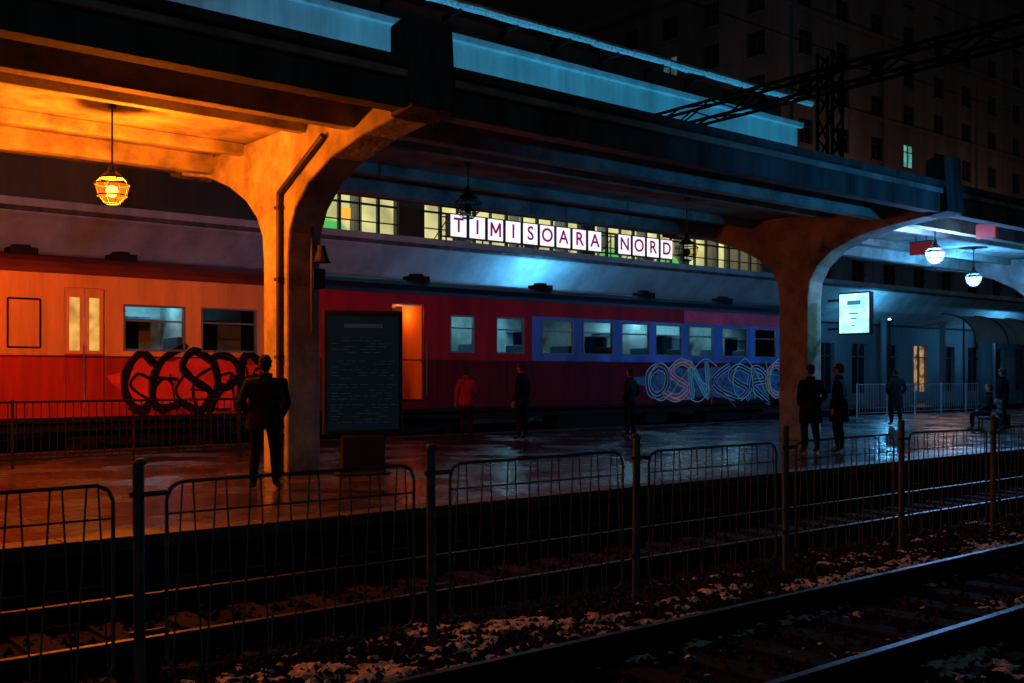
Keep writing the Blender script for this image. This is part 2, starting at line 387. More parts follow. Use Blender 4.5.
# ------------------------------------------------------------------ near fence
posts=[2.42+2.25*(i-4) for i in range(0,24)]
YF=6.6
for pi,x in enumerate(posts):
    e=empty('fence_panel'); b=MB()
    b.cyl((x,YF,-.56),(x+random.uniform(-.02,.02),YF,1.0),.036,M_fence,10); b.ball((x,YF,1.0),.042,M_fence,8,sz=.6)
    b.cyl((x,YF,-.56),(x,YF,-.50),.09,M_sleeper,8)
    for z in (.78,-.1): b.box(x-.07,x+.17,YF-.012,YF+.012,z,z+.035,M_fence)
    a0=x+.17; a1=x+2.25-.17; lo=-.36; hi=.86+random.uniform(-.015,.015); r=.1; rr=.0125; tl=random.uniform(-.02,.02)
    path=[(a0+r,hi),(a1-r,hi+tl),(a1-.03,hi+tl-.03),(a1,hi+tl-r),(a1,lo+r),(a1-.03,lo+.03),(a1-r,lo),(a0+r,lo),(a0+.03,lo+.03),(a0,lo+r),(a0,hi-r),(a0+.03,hi-.03)]
    for i in range(len(path)):
        p=path[i]; q=path[(i+1)%len(path)]; b.cyl((p[0],YF,p[1]),(q[0],YF,q[1]),rr,M_fence,6)
    b.cyl((a0,YF,.66),(a1,YF,.66),.007,M_fence,5); b.cyl((a0,YF,-.12),(a1,YF,-.12),.007,M_fence,5)
    n=8; w=(a1-a0)/n
    for i in range(n):
        xc=a0+w*(i+.5); jit=random.uniform(-.02,.02)
        b.cyl((xc-.035+jit,YF-.012,hi),(xc-.10+jit,YF-.012,lo),.0065,M_fence,5)
        b.cyl((xc+.035+jit,YF-.012,hi),(xc+.10+jit,YF-.012,lo),.0065,M_fence,5)
        b.cyl((xc-.065+jit,YF-.012,.25),(xc+.065+jit,YF-.012,.25),.006,M_fence,5)
    b.obj('panel',e)

def railing(name,x0,x1,y,h,m,pitch=.13):
    e=empty(name); b=MB(); x=x0
    b.cyl((x0,y,h),(x1,y,h),.022,m,6); b.cyl((x0,y,.15),(x1,y,.15),.016,m,6)
    while x<=x1+.01:
        b.cyl((x,y,.15),(x,y,h),.009,m,5); x+=pitch
    x=x0
    while x<=x1+.01:
        b.cyl((x,y,0),(x,y,h+.04),.028,m,8); x+=2.0
    b.obj('bars',e)
M_rl=mat('railing_dark',(.012,.014,.016),.6,.0,spec=.15)
M_rr=mat('railing_light',(.35,.37,.38),.5,.2)
railing('platform_railing',-3.3,8.7,18.6,1.1,M_rl)
railing('platform_railing',34.0,43.0,21.4,1.2,M_rr,.18)

# ------------------------------------------------------------------ coaches
YS=23.0
def coach(x0,x1,wins,doors,matf,name,roofm,vents=(),cuts=()):
    e=empty(name); b=MB(); Mr=roofm
    opens=list(wins)+[(d[0],d[1],d[2],d[3]) for d in doors]
    cl=[(x0,x0,c,c) for c in cuts]+[(c,c,.55,.55) for c in (19.8,26.4) if x0<c<x1]
    b.wall('y',YS,x0,x1,.55,3.72,opens+cl,matf,.07,1,M_frame)
    b.wall('y',YS+2.8,x0,x1,.55,3.72,[(w[0],w[1],w[2],w[3]) for w in wins],matf,.05,-1,M_frame)
    rp=[(YS,3.72),(YS+.02,3.80),(YS+.12,3.93),(YS+.4,4.06),(YS+.9,4.15),(YS+1.4,4.18),(YS+1.9,4.15),(YS+2.4,4.06),(YS+2.68,3.93),(YS+2.78,3.80),(YS+2.8,3.72)]
    for x in (x0,x1): b.poly([(x,YS,.55),(x,YS+2.8,.55)]+[(x,y,z) for y,z in reversed(rp)],Mr)
    b.obj('body',e,bevel=0)
    b=MB()
    for i in range(len(rp)-1):
        b.poly([(x0-.05,rp[i][0],rp[i][1]),(x1+.05,rp[i][0],rp[i][1]),(x1+.05,rp[i+1][0],rp[i+1][1]),(x0-.05,rp[i+1][0],rp[i+1][1])],Mr)
    b.box(x0-.03,x1+.03,YS-.035,YS-.001,3.68,3.76,Mr)
    for v in vents:
        b.box(v,v+.55,YS+.5,YS+1.0,4.05,4.24,M_under); b.cyl((v+.27,YS+.75,4.2),(v+.27,YS+.75,4.3),.2,M_under,10)
    b.obj('roof',e,bevel=0)
    b=MB(); b.box(x0,x1,YS-.012,YS-.001,1.93,1.96,M_dred2); b.box(x0,x1,YS-.02,YS-.001,.56,.66,M_under)
    x=x0+1.2
    while x<x1: 
        if not any(o[0]-.1<x<o[1]+.1 for o in doors): b.box(x-.006,x+.006,YS-.006,YS-.001,.67,1.92,M_under)
        x+=2.4
    b.obj('trim',e)
    b=MB()
    for (a,c,z0,z1) in wins:
        Yw=YS; f=.045
        b.box(a-f,c+f,Yw-.018,Yw-.002,z1,z1+f,M_wframe); b.box(a-f,c+f,Yw-.018,Yw-.002,z0-f,z0,M_wframe)
        b.box(a-f,a,Yw-.018,Yw-.002,z0,z1,M_wframe); b.box(c,c+f,Yw-.018,Yw-.002,z0,z1,M_wframe)
        zt=z1-(z1-z0)*.33
        b.box(a,c,Yw+.01,Yw+.045,zt-.02,zt+.02,M_wframe)
    b.obj('window_frames',e,bevel=.004)
    b=MB()
    for (a,c,z0,z1) in wins:
        b.poly([(a,YS+.05,z0),(c,YS+.05,z0),(c,YS+.05,z1),(a,YS+.05,z1)],M_cglass)
        b.poly([(a,YS+2.76,z0),(c,YS+2.76,z0),(c,YS+2.76,z1),(a,YS+2.76,z1)],M_cglass)
    b.obj('window_glass',e)
    b=MB()
    for d in doors:
        a,c,z0,z1=d[:4]
        if len(d)>4:
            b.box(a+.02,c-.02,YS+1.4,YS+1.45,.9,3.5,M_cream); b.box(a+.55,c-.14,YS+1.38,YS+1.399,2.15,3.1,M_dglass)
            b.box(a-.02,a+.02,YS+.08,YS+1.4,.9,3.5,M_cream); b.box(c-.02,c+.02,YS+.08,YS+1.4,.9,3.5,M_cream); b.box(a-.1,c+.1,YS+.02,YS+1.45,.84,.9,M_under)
            b.box(a+.05,c-.05,YS-.25,YS+.1,.45,.5,M_under); b.box(a+.05,c-.05,YS-.35,YS-.0,.1,.15,M_under)
            b.cyl((a-.06,YS-.05,1.0),(a-.06,YS-.05,2.4),.018,M_wframe); b.cyl((c+.06,YS-.05,1.0),(c+.06,YS-.05,2.4),.018,M_wframe)
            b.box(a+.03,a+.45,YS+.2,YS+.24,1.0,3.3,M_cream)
            light('vestibule_lamp','POINT',((a+c)/2+.2,YS+.75,3.2),(1,.22,.05),13,e,shadow_soft_size=.06)
            b.cyl(((a+c)/2+.2,YS+.75,3.32),((a+c)/2+.2,YS+.75,3.38),.1,M_wframe,12)
            continue
        mid=(a+c)/2
        for p,q in ((a+.012,mid-.006),(mid+.006,c-.012)):
            w0=p+(q-p)*.24; w1=p+(q-p)*.80
            b.wall('y',YS+.03,p,q,z0,2.0,[],M_red); b.wall('y',YS+.03,p,q,2.0,z1,[(w0,w1,2.07,z1-.2)],M_cream,.03,1,M_wframe)
            b.poly([(w0,YS+.055,2.07),(w1,YS+.055,2.07),(w1,YS+.055,z1-.2),(w0,YS+.055,z1-.2)],M_winlit)
        b.cyl((mid-.03,YS-.03,1.2),(mid-.03,YS-.03,2.2),.014,M_wframe)
        b.box(a,c,YS-.3,YS,.2,.25,M_under)
    b.obj('doors',e)
    b=MB(); b.box(x0+.1,x1-.1,YS+.1,YS+2.7,.8,.84,M_seat)
    b.box(x0+.1,x1-.1,YS+.12,YS+2.68,3.40,3.44,M_int)
    rnd=random.Random(int(x0*10))
    b.wall('y',YS+1.75,x0+.1,x1-.1,.84,3.40,[(w[0]+(w[1]-w[0])*rnd.uniform(.0,.45),w[0]+(w[1]-w[0])*rnd.uniform(.75,1.2),1.9,rnd.uniform(2.7,2.95)) for w in wins if w[1]+.5<x1],M_int,.03,1,M_wframe)
    x=x0+1.5; k=0
    while x<x1-1:
        if not any(d[0]-.4<x<d[1]+.4 for d in doors):
            for ya,yb in ((YS+.15,YS+1.0),):
                b.prism([(x,1.3),(x+.1,1.3),(x+.2,2.25),(x+.12,2.42),(x+.04,2.4)],'y',ya,yb,M_seat); b.box(x-.45,x+.1,ya,yb,1.2,1.33,M_seat)
            if k%2==0: b.box(x+.25,x+.29,YS+.12,YS+1.74,.84,3.39,M_int)
        x+=1.75; k+=1
    x=x0+2
    while x<x1-1: b.box(x-.03,x+.9,YS+1.3,YS+1.70,2.85,2.88,M_wframe); x+=1.8
    b.obj('interior',e)
    b=MB(); x=x0+1; k=0
    while x<x1-1.5:
        if k%4!=3: b.box(x,x+1.1,YS+.9,YS+1.05,3.34,3.38,M_tube)
        x+=2.6; k+=1
    b.obj('ceiling_tubes',e)
    b=MB(); b.box(x0+.1,x1-.1,YS+.15,YS+2.65,.35,.55,M_under)
    for bx in (x0+3.,x1-3.):
        for wx in (bx-1.25,bx+1.25):
            for yy in (YS+.62,YS+2.13): b.cyl((wx,yy,.11),(wx,yy+.12,.11),.46,M_rust,20)
            b.cyl((wx,YS+.6,.11),(wx,YS+2.2,.11),.08,M_under,8); b.box(wx-.15,wx+.15,YS+.4,YS+.6,-.05,.25,M_under)
        b.prism([(bx-1.8,.2),(bx-.5,.0),(bx+.5,.0),(bx+1.8,.2),(bx+1.7,.36),(bx-1.7,.36)],'y',YS+.42,YS+.56,M_under)
    b.box((x0+x1)/2-1.6,(x0+x1)/2+1.6,YS+.2,YS+.9,-.1,.36,M_under); b.box((x0+x1)/2+2.2,(x0+x1)/2+3.2,YS+.2,YS+.9,.0,.36,M_under)
    for x,s in ((x0,-1),(x1,1)):
        for yy in (YS+.5,YS+2.3): b.cyl((x,yy,.7),(x+s*.45,yy,.7),.09,M_under,10); b.cyl((x+s*.45,yy,.7),(x+s*.5,yy,.7),.22,M_under,14)
        b.box(min(x,x+s*.5),max(x,x+s*.5),YS+.75,YS+2.05,.9,3.3,M_black)
    b.obj('underframe',e)
    return e
M_winlit=emis('door_window_lit',(1.,.6,.12),.75,.6,3)
Wz=(2.12,3.05)
w1=[(8.1,9.4)+Wz,(9.87,11.15)+Wz,(4.2,4.9)+Wz]+[(3.6-1.77*i-1.3,3.6-1.77*i)+Wz for i in range(1,8)]
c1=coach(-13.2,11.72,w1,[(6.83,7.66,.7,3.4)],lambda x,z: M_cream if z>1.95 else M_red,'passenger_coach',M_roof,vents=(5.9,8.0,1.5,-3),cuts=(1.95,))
b=MB()
for (x0,x1,z0,z1) in ((5.72,6.35,2.12,3.12),):
    for p,q in (((x0,z0),(x1,z0)),((x1,z0),(x1,z1)),((x1,z1),(x0,z1)),((x0,z1),(x0,z0))):
        b.cyl((p[0],YS-.008,p[1]),(q[0],YS-.008,q[1]),.02,M_under,6)
b.obj('panel_seal',c1)
W2=(2.2,3.14)
w2=[(16.9,17.65),(18.5,19.45),(20.2,21.4),(21.85,23.05),(23.5,24.7),(25.05,26.25),(26.65,27.85),(28.35,29.65),(30.15,31.35)]
M_pink=mat('coach_pink_red',(.8,.05,.10),.5,var=.5,scale=1.6,bump=.03,spec=.15)
def m2(x,z):
    if z>3.25: return M_pink if x>26.4 else M_dred
    if z>1.95: return M_lgrey if x>19.8 else M_dred
    return M_dred2
c2=coach(12.85,32.4,[w+W2 for w in w2]+[(13.6,14.3,2.3,3.05)],[(15.0,16.0,.85,3.45,1)],lambda x,z:m2(x,z),'passenger_coach',M_roofn,vents=(16,20.5,25,29),cuts=(1.95,3.25))

# graffiti
L={ 'A':[[(1.0,.78),(.75,1.12),(.3,1.0),(.0,.55),(.15,.05),(.6,-.15),(1.05,.2)],[(-.25,.7),(.3,.45)]],
 'C':[[(1.05,.8),(.6,1.05),(.2,.8),(.05,.45),(.2,.1),(.6,-.1),(1.1,.15)]],
 'E':[[(1.05,1.2),(.25,.9),(.0,.45),(.2,-.05),(1.05,.0)],[(-.15,.55),(.85,.5)]],
 'P':[[(-.05,-.3),(.25,.5),(.05,1.1),(.7,1.1),(1.05,.72),(.65,.38),(.15,.42)]],
 'S':[[(1.15,.9),(.5,1.12),(.05,.8),(.4,.52),(.95,.25),(.5,-.1),(-.2,.1)]],
 'R':[[(.0,-.2),(.2,1.1),(.75,1.05),(.95,.7),(.2,.5),(1.25,-.3)]],
 'K':[[(.1,1.1),(.0,-.1)],[(1.0,1.2),(.15,.5),(1.05,-.15)]],
 'N':[[(.05,-.1),(.15,1),(.8,0),(.95,1.2)]],
 'O':[[(.5,1),(.08,.7),(.15,.15),(.6,0),(.95,.4),(.85,.85),(.5,1)]],
 'Z':[[(0,.95),(.9,1.05),(.15,.1),(1.1,.0)]]}
def graffiti(word,x0,x1,z0,z1,y,layers,cloud,parent,seed=5,zmax=2.2,shear=.35):
    if cloud:
        b=MB(); pts=[];n=60
        for i in range(n):
            t=2*math.pi*i/n; k=1+.10*math.sin(7*t+seed)+.06*math.sin(13*t)+.03*math.sin(23*t)
            ct,s_=math.cos(t),math.sin(t)
            ex=math.copysign(abs(ct)**.6,ct); ez=math.copysign(abs(s_)**.6,s_)
            pts.append(((x0+x1)/2+(x1-x0)*.52*ex*k,y+.003,min(zmax,max(.68,(z0+z1)/2+(z1-z0)*.58*ez*k))))
        b.poly(pts,cloud); b.obj('graffiti_fill',parent,recalc=False)
    w=(x1-x0)/len(word)
    for li,(m,wd) in enumerate(layers):
        b=MB()
        rnd=random.Random(seed)
        for i,ch in enumerate(word):
            sh=rnd.uniform(-shear,shear); dz=rnd.uniform(-.08,.08); sz=rnd.uniform(.9,1.12)
            mm=m[i%len(m)] if isinstance(m,(list,tuple)) else m
            for k,st in enumerate(L[ch]):
                b.ribbon([(x0+w*(i+.0+p[0]*1.0+sh*(p[1]-.5)),z0+(z1-z0)*(p[1]*sz+dz)) for p in st],wd,y-li*.0035-i*.0004-k*.0002,mm)
        b.obj('graffiti_strokes',parent,recalc=False)
def spray(n,c,**k): return mat(n,c,.65,spec=.1,**k)
G_black=spray('spray_black',(.012,.006,.006),var=.4); G_or=spray('spray_red',(.9,.06,.03),var=.4,scale=3); G_cy=spray('spray_pale',(.6,.8,.8)); G_ye=spray('spray_yellow',(.9,.75,.12)); G_nv=spray('spray_navy',(.02,.04,.14)); G_pk=spray('spray_pink',(1.,.10,.15))
G_fb=spray('spray_blue_fill',(.08,.18,.30),var=.8,scale=4); G_tq=spray('spray_turquoise',(.1,.4,.45))
graffiti('CESPR',8.05,11.4,.86,1.86,YS-.013,[(G_black,.18)],G_or,c1,zmax=2.08,shear=.2)
graffiti('SCKEZNR',8.2,11.5,.76,1.5,YS-.034,[(G_black,.06)],None,c1,seed=3)
graffiti('OSNKSRC',24.6,31.8,.86,1.74,YS-.013,[(G_cy,.25),([G_nv,G_pk,G_tq,G_nv,G_nv],.20),([G_ye,G_cy],.03)],G_fb,c2,shear=.2)
graffiti('CZSRCNE',24.6,32.0,.85,2.0,YS-.045,[([G_cy,G_ye,G_cy,G_pk],.03)],None,c2,seed=9)

# ------------------------------------------------------------------ station building
st=empty('station_building')
YW=31.0
groups=[(17.4,20.5),(21.6,29.4),(30.1,41.2)]
b=MB()
gf=[]; x=12.5
while x<43: gf.append((x,x+1.6,.9,3.3)); x+=2.8
b.wall('y',YW,11.5,44.0,-.05,14.0,[(g[0],g[1],6.2,8.25) for g in groups]+gf,lambda x,z: (M_wallp if z>8.3 else M_walld),.35,1,M_walld)
b.poly([(11.5,YW,-.05),(11.5,YW+14,-.05),(11.5,YW+14,14),(11.5,YW,14)],M_wallg); b.poly([(44,YW,-.05),(44,YW+14,-.05),(44,YW+14,14),(44,YW,14)],M_wallg)
b.poly([(11.5,YW,14),(44,YW,14),(44,YW+14,14),(11.5,YW+14,14)],M_wallg)
b.wall('y',33.0,-40,11.5,-.05,10.5,[(-2+6*i,.2+6*i,6.6,8.9) for i in range(-5,2)],M_wallg,.2,1)
b.poly([(-40,33,10.5),(11.5,33,10.5),(11.5,45,10.5),(-40,45,10.5)],M_wallg)
g2=[]; x=46
while x<88: g2.append((x,x+1.5,.6,3.2)); x+=3.1
b.wall('y',31.2,44.0,95,-.05,8.2,g2+[(o[0],o[1],6.3,7.6) for o in g2],M_wallg,.25,1)
b.poly([(44,31.2,8.2),(95,31.2,8.2),(95,45,8.2),(44,45,8.2)],M_wallg)
b.obj('walls',st,recalc=False)
b=MB()
for o in gf: b.poly([(o[0],YW+.33,o[2]),(o[1],YW+.33,o[2]),(o[1],YW+.33,o[3]),(o[0],YW+.33,o[3])],M_dglass)
shop=emis('shop_lit',(1,.55,.2),.5,.9,3)
for i,o in enumerate(g2):
    for za,zb in ((.6,3.2),(6.3,7.6)): b.poly([(o[0],31.43,za),(o[1],31.43,za),(o[1],31.43,zb),(o[0],31.43,zb)],M_dglass if not (i in (3,9) and za<1) else shop)
for i in range(-5,2): b.poly([(-2+6*i,33.18,6.6),(.2+6*i,33.18,6.6),(.2+6*i,33.18,8.9),(-2+6*i,33.18,8.9)],M_dglass)
b.obj('dark_windows',st)
b=MB()
for g in groups:
    n=round((g[1]-g[0])/.78); w=(g[1]-g[0])/n
    for i in range(n+1): 
        xx=g[0]+w*i; t=.05 if i%2 else .03
        b.box(xx-t,xx+t,YW+.08,YW+.2,6.2,8.25,M_frame)
    for z,t in ((6.24,.05),(7.45,.035),(8.2,.05),(6.85,.018)): 
        b.box(g[0],g[1],YW+.1,YW+.18,z-t,z+t,M_frame)
for o in g2:
    for za,zb in ((.6,3.2),(6.3,7.6)):
        b.box((o[0]+o[1])/2-.04,(o[0]+o[1])/2+.04,31.3,31.4,za,zb,M_frame); b.box(o[0],o[1],31.3,31.4,zb-.7,zb-.63,M_frame)
b.obj('window_mullions',st)
M_hall=emis('hall_wall_lit',(.82,.78,.34),.95,.65,.7)
M_hallc=emis('hall_ceiling_lit',(.98,.95,.6),1.6,.5,1.2)
b=MB(); 
b.poly([(11.6,35.5,5),(43.9,35.5,5),(43.9,35.5,9),(11.6,35.5,9)],M_hall); b.poly([(11.6,31.5,8.6),(43.9,31.5,8.6),(43.9,35.5,8.6),(11.6,35.5,8.6)],M_hallc)
b.obj('hall_interior',st)
b=MB(); x=18
while x<43:
    b.box(x,x+.35,34.2,34.5,5,8.59,M_wallg); x+=2.6
mo=emis('shop_green',(.1,.6,.12),.7); my=emis('shop_amber',(1,.45,.05),1.0)
for x in (18.9,33.2,36.9): b.lathe((x,33.2,6.45),[(.9,0),(.85,.3),(.6,.6),(.01,.75)],mo,16,1,.3)
for x in (19.6,26,31,34.6,39): b.box(x,x+.5,33.6,33.7,7.3,7.7,my)
for x in (22.5,24.6,28.3,35.5,38): b.box(x,x+.6,33.3,33.4,6.2,7.1,M_seat)
b.obj('hall_contents',st)
b=MB(); b.box(11.3,44.2,30.75,30.998,13.75,14.02,M_wallp); b.obj('cornice',st,bevel=.03)
b=MB(); b.box(12,43.5,31.6,31.9,14.01,15.0,M_wallb)
for i in range(30):
    xa=10+i*1.15; b.cyl((xa,30.55,15.0+random.uniform(-.02,.02)),(xa+1.14,30.55,15.0+random.uniform(-.02,.02)),.17,M_snow,8,.17+random.uniform(-.03,.03))
for i in range(12): b.box(12+i*2.7,12.1+i*2.7,30.5,31.6,14.7,14.85,M_dark); b.box(12+i*2.7,12.1+i*2.7,31.5,31.6,14.01,14.85,M_dark)
b.obj('roof_pipe',st)
sc=empty('station_canopy'); b=MB()
b.prism([(28.0,5.62),(28.02,6.0),(31.0,6.15),(31.0,5.9),(30.9,4.2),(30.2,4.22),(28.9,4.75),(28.15,5.5)],'x',-40,95,M_wallp)
b.box(-40,95,27.9,27.998,5.66,5.78,M_concs)
b.obj('roof',sc,bevel=.02)
b=MB(); x=-34.5
while x<95: b.cyl((x,29.6,0),(x,29.6,4.5),.16,M_wallg,12); b.lathe((x,29.6,4.2),[(.16,0),(.35,.3)],M_wallg,12); x+=6
b.obj('posts',sc)
e=empty('arched_awning'); b=MB(); n=10
for i in range(n):
    a=math.pi/2*i/n; c_=math.pi/2*(i+1)/n
    b.poly([(52,27.8-1.8*math.sin(a)+.0,3.2+1.5*math.cos(a)),(66,27.8-1.8*math.sin(a),3.2+1.5*math.cos(a)),(66,27.8-1.8*math.sin(c_),3.2+1.5*math.cos(c_)),(52,27.8-1.8*math.sin(c_),3.2+1.5*math.cos(c_))],M_wallp)
x=52
while x<=66.1:
    for i in range(n):
        a=math.pi/2*i/n; c_=math.pi/2*(i+1)/n
        b.cyl((x,27.8-1.83*math.sin(a),3.2+1.53*math.cos(a)),(x,27.8-1.83*math.sin(c_),3.2+1.53*math.cos(c_)),.03,M_dark,6)
    b.cyl((x,26.6,0),(x,26.6,4.4),.05,M_dark,8); x+=3.5
b.obj('arch',e,smooth=True)
sg=empty('station_name_sign'); word='TIMISOARA NORD'; pw=.79; x=20.6
M_box=emis('letter_box_face',(.95,.86,.97),1.2,.12,3); M_let=emis('letter_magenta',(.42,.0,.14),.4)
b=MB(); bb=MB()
b.box(20.5,31.7,28.35,28.42,6.15,6.2,M_dark); b.box(20.5,31.7,28.35,28.42,6.8,6.84,M_dark)
for i in range(8): b.cyl((20.7+i*1.55,28.45,6.0),(20.7+i*1.55,28.45,6.9),.03,M_dark,6); b.cyl((20.7+i*1.55,28.45,6.7),(20.7+i*1.55,29.3,6.05),.02,M_dark,6)
for i,ch in enumerate(word):
    cx=x+pw*(i+.5)
    if ch==' ': continue
    b.box(cx-.365,cx+.365,28.16,28.34,6.13,6.93,M_frame); bb.box(cx-.325,cx+.325,28.145,28.158,6.17,6.89,M_box)
    if ch=='M':
        z0,z1=6.30,6.77
        for pts in ([(-.19,z0),(-.19,z1)],[(.19,z0),(.19,z1)],[(-.19,z1),(0,z0+.12)],[(.19,z1),(0,z0+.12)]):
            bb.cyl((cx+pts[0][0],28.138,pts[0][1]),(cx+pts[1][0],28.138,pts[1][1]),.04,M_let,6)
    else: text_mesh(ch,.68,(cx,28.14,6.53),M_let,'letter_'+ch,sg,.004,bold=.009)
b.obj('letter_cases',sg); bb.obj('letter_faces',sg)

def flood(x,y,z,tgt,col,p,ang=110,post=False):
    e=empty('floodlight',(x,y,z)); b=MB(); d=(Vector(tgt)-Vector((x,y,z))).normalized()
    b.box(-.3,.3,-.16,.16,-.12,.0,M_dark); b.cyl((-.34,0,-.05),(-.34,0,-.3),.02,M_dark); b.cyl((.34,0,-.05),(.34,0,-.3),.02,M_dark); b.cyl((-.34,0,-.3),(.34,0,-.3),.02,M_dark)
    o=b.obj('housing',e,bevel=.01); 
    b=MB(); b.box(-.27,.27,-.13,.13,.002,.012,emis('flood_face',col,1.5)); g=b.obj('lens',e)
    if post: b=MB(); b.cyl((0,-.25,-z),(0,-.25,.3),.06,M_dark,10); b.obj('post',e)
    q=d.to_track_quat('Z','Y'); o.rotation_euler=q.to_euler(); g.rotation_euler=q.to_euler()
    l=light('flood_light','SPOT',d*.06,col,p,e,shadow_soft_size=.15,spot_size=math.radians(ang),spot_blend=.8); l.rotation_euler=d.to_track_quat('-Z','Y').to_euler()
for x in (16,22.5,29,35.5,42): flood(x,27.6,7.4,(x+1,31,14.2),(.025,.42,.80),1500)
flood(25.5,1.7,3.2,(16.0,14.0,5.4),(.03,.33,.85),2100,38,True)  # added mast and spot out of view, throws blue onto the canopy soffit
for px_,pw_ in ((24.3,900),(46,600),(60,600)):  # the two farther posts are added to brighten the station canopy band
    e=empty('platform_lamp_post',(px_,27.2,0)); b=MB(); b.cyl((0,0,0),(0,0,4.1),.05,M_dark,10); b.lathe((0,0,4.1),[(.05,0),(.16,.03),(.18,.08),(.02,.08)],M_dark,14); b.obj('post',e)
    b=MB(); b.ball((0,0,4.2),.07,emis('lamp_cyan',CYE,8)); b.obj('globe',e); light('lamp_light','POINT',(0,0,4.22),(.08,.48,1),pw_,e,shadow_soft_size=.1)

# ------------------------------------------------------------------ apartment block
ab=empty('apartment_block'); b=MB(); gl=MB()
litA=emis('flat_window_lit',(.25,.6,.6),.14,.5,2); litB=emis('flat_window_lit2',(.2,.8,.65),.5,.5,2)
def facade(axis,c,a0,a1,z1,sgn,pitch,lit):
    ops=[]; a=a0+1.6; 
    while a<a1-1.5:
        z=2.2
        while z<z1-2: ops.append((a,a+1.5,z,z+1.7)); z+=3.0
        a+=pitch
    b.wall(axis,c,a0,a1,-.6,z1,ops,M_wallb,.2,sgn)
    for o in ops:
        key=(round((o[0]-a0-1.6)/pitch),round((o[2]-2.2)/3)); m=lit.get(key,M_dglass)
        d=c+.18*sgn
        P=(lambda a,z:(a,d,z)) if axis=='y' else (lambda a,z:(d,a,z))
        gl.poly([P(o[0],o[2]),P(o[1],o[2]),P(o[1],o[3]),P(o[0],o[3])],m)
        mid=(o[0]+o[1])/2
        for (p,q,r,s_) in ((mid-.04,mid+.04,o[2],o[3]),(o[0],o[1],o[3]-.55,o[3]-.48),(o[0],o[0]+.07,o[2],o[3]),(o[1]-.07,o[1],o[2],o[3])):
            if axis=='y': gl.box(p,q,c+.10,c+.17,r,s_,M_frame)
            else: gl.box(c+.10,c+.17,p,q,r,s_,M_frame)
        if axis=='y': gl.box(o[0]-.1,o[1]+.1,c-.12,c-.002,o[2]-.12,o[2]-.02,M_wallb)
        else: gl.box(c-.12,c-.002,o[0]-.1,o[1]+.1,o[2]-.12,o[2]-.02,M_wallb)
facade('x',58.2,42,62,29.5,1,3.9,{(3,7):litA,(2,7):litA})
facade('y',42,58.2,110,33,1,4.4,{(3,5):litB,(9,2):litA})
b.poly([(58.2,42,29.5),(110,42,29.5),(110,62,29.5),(58.2,62,29.5)],M_wallb); b.box(62,110,42.004,60,29.5,33,M_wallb)
b.box(57.9,58.19,41.7,62,29.0,29.6,M_wallb)
for z in (8,14,20,26): b.box(58.3,110,41.85,41.995,z+.1,z+.35,M_wallb)
for x in (58.9,70,84): b.box(x,x+.5,41.8,41.99,-.6,29,M_wallb)
b.obj('walls',ab,recalc=False); gl.obj('windows',ab)
for (x,y,p) in ((47.5,47,700),(64,33.5,650),(84,33.5,550)):  # lamps added to lift the dark apartment walls
    e=empty('added_street_lamp',(x,y,0)); b=MB(); zt=11.5; b.cyl((0,0,-.6),(0,0,zt),.1,M_dark,10,.05); b.cyl((0,0,zt),(.9,.6,zt+.3),.04,M_dark,8); b.prism([(.7,.4),(1.5,.9),(1.35,1.1),(.6,.62)],'z',zt+.27,zt+.37,M_dark); b.obj('pole',e)
    light('added_street_light','POINT',(1.0,.7,zt+.1),(1,.55,.42),p,e,shadow_soft_size=.2)
e=empty('distant_building'); b=MB(); b.box(115,150,40,70,-.6,16,M_wallb); b.box(120,122,39.9,39.99,8,10,M_dglass); b.prism([(40,16),(55,20),(70,16)],'x',115,150,M_wallb); b.obj('block',e)

# ------------------------------------------------------------------ catenary portal and wires
e=empty('catenary_gantry'); b=MB(); gx=24.0
M_gan=mat('gantry_steel',(.008,.008,.009),.8,spec=.1)
def lattice(p,q,w,n):
    p=Vector(p);q=Vector(q); d=(q-p); ax=d.normalized(); 
    s1=Vector((1,0,0)); s2=ax.cross(s1).normalized()
    cs=[(s1*a+s2*c)*w/2 for a,c in ((1,1),(1,-1),(-1,-1),(-1,1))]
    for c in cs: b.cyl(p+c,q+c,.05,M_gan,5)
    for i in range(n):
        A=p+d*i/n; B=p+d*(i+1)/n
        for k in range(4): 
            if i%2: b.cyl(A+cs[k],B+cs[(k+1)%4],.028,M_gan,4)
            else: b.cyl(A+cs[(k+1)%4],B+cs[k],.028,M_gan,4)
lattice((gx,-1,9.5),(gx,23,9.2),.5,22)
lattice((gx,15.9,5.5),(gx,15.9,10.0),.45,8); lattice((gx,-1,-.6),(gx,-1,10),.45,14)
for Y in (4.72,8.3):
    b.cyl((gx,Y,9.0),(gx,Y,7.2),.05,M_gan,6); b.cyl((gx,Y,7.3),(gx,Y+1.2,6.4),.035,M_gan,6); b.cyl((gx,Y,6.5),(gx,Y+1.2,6.4),.03,M_gan,6)
b.obj('lattice',e)
b=MB()
for Y,z in ((8.3,6.0),(8.32,7.3),(4.72,6.0),(4.74,7.3),(24.4,6.4)): b.cyl((-60,Y,z),(150,Y,z),.007,M_gan,5)
b.cyl((-60,22.6,7.4),(150,22.6,7.4),.012,M_gan,5)
b.obj('overhead_wires')

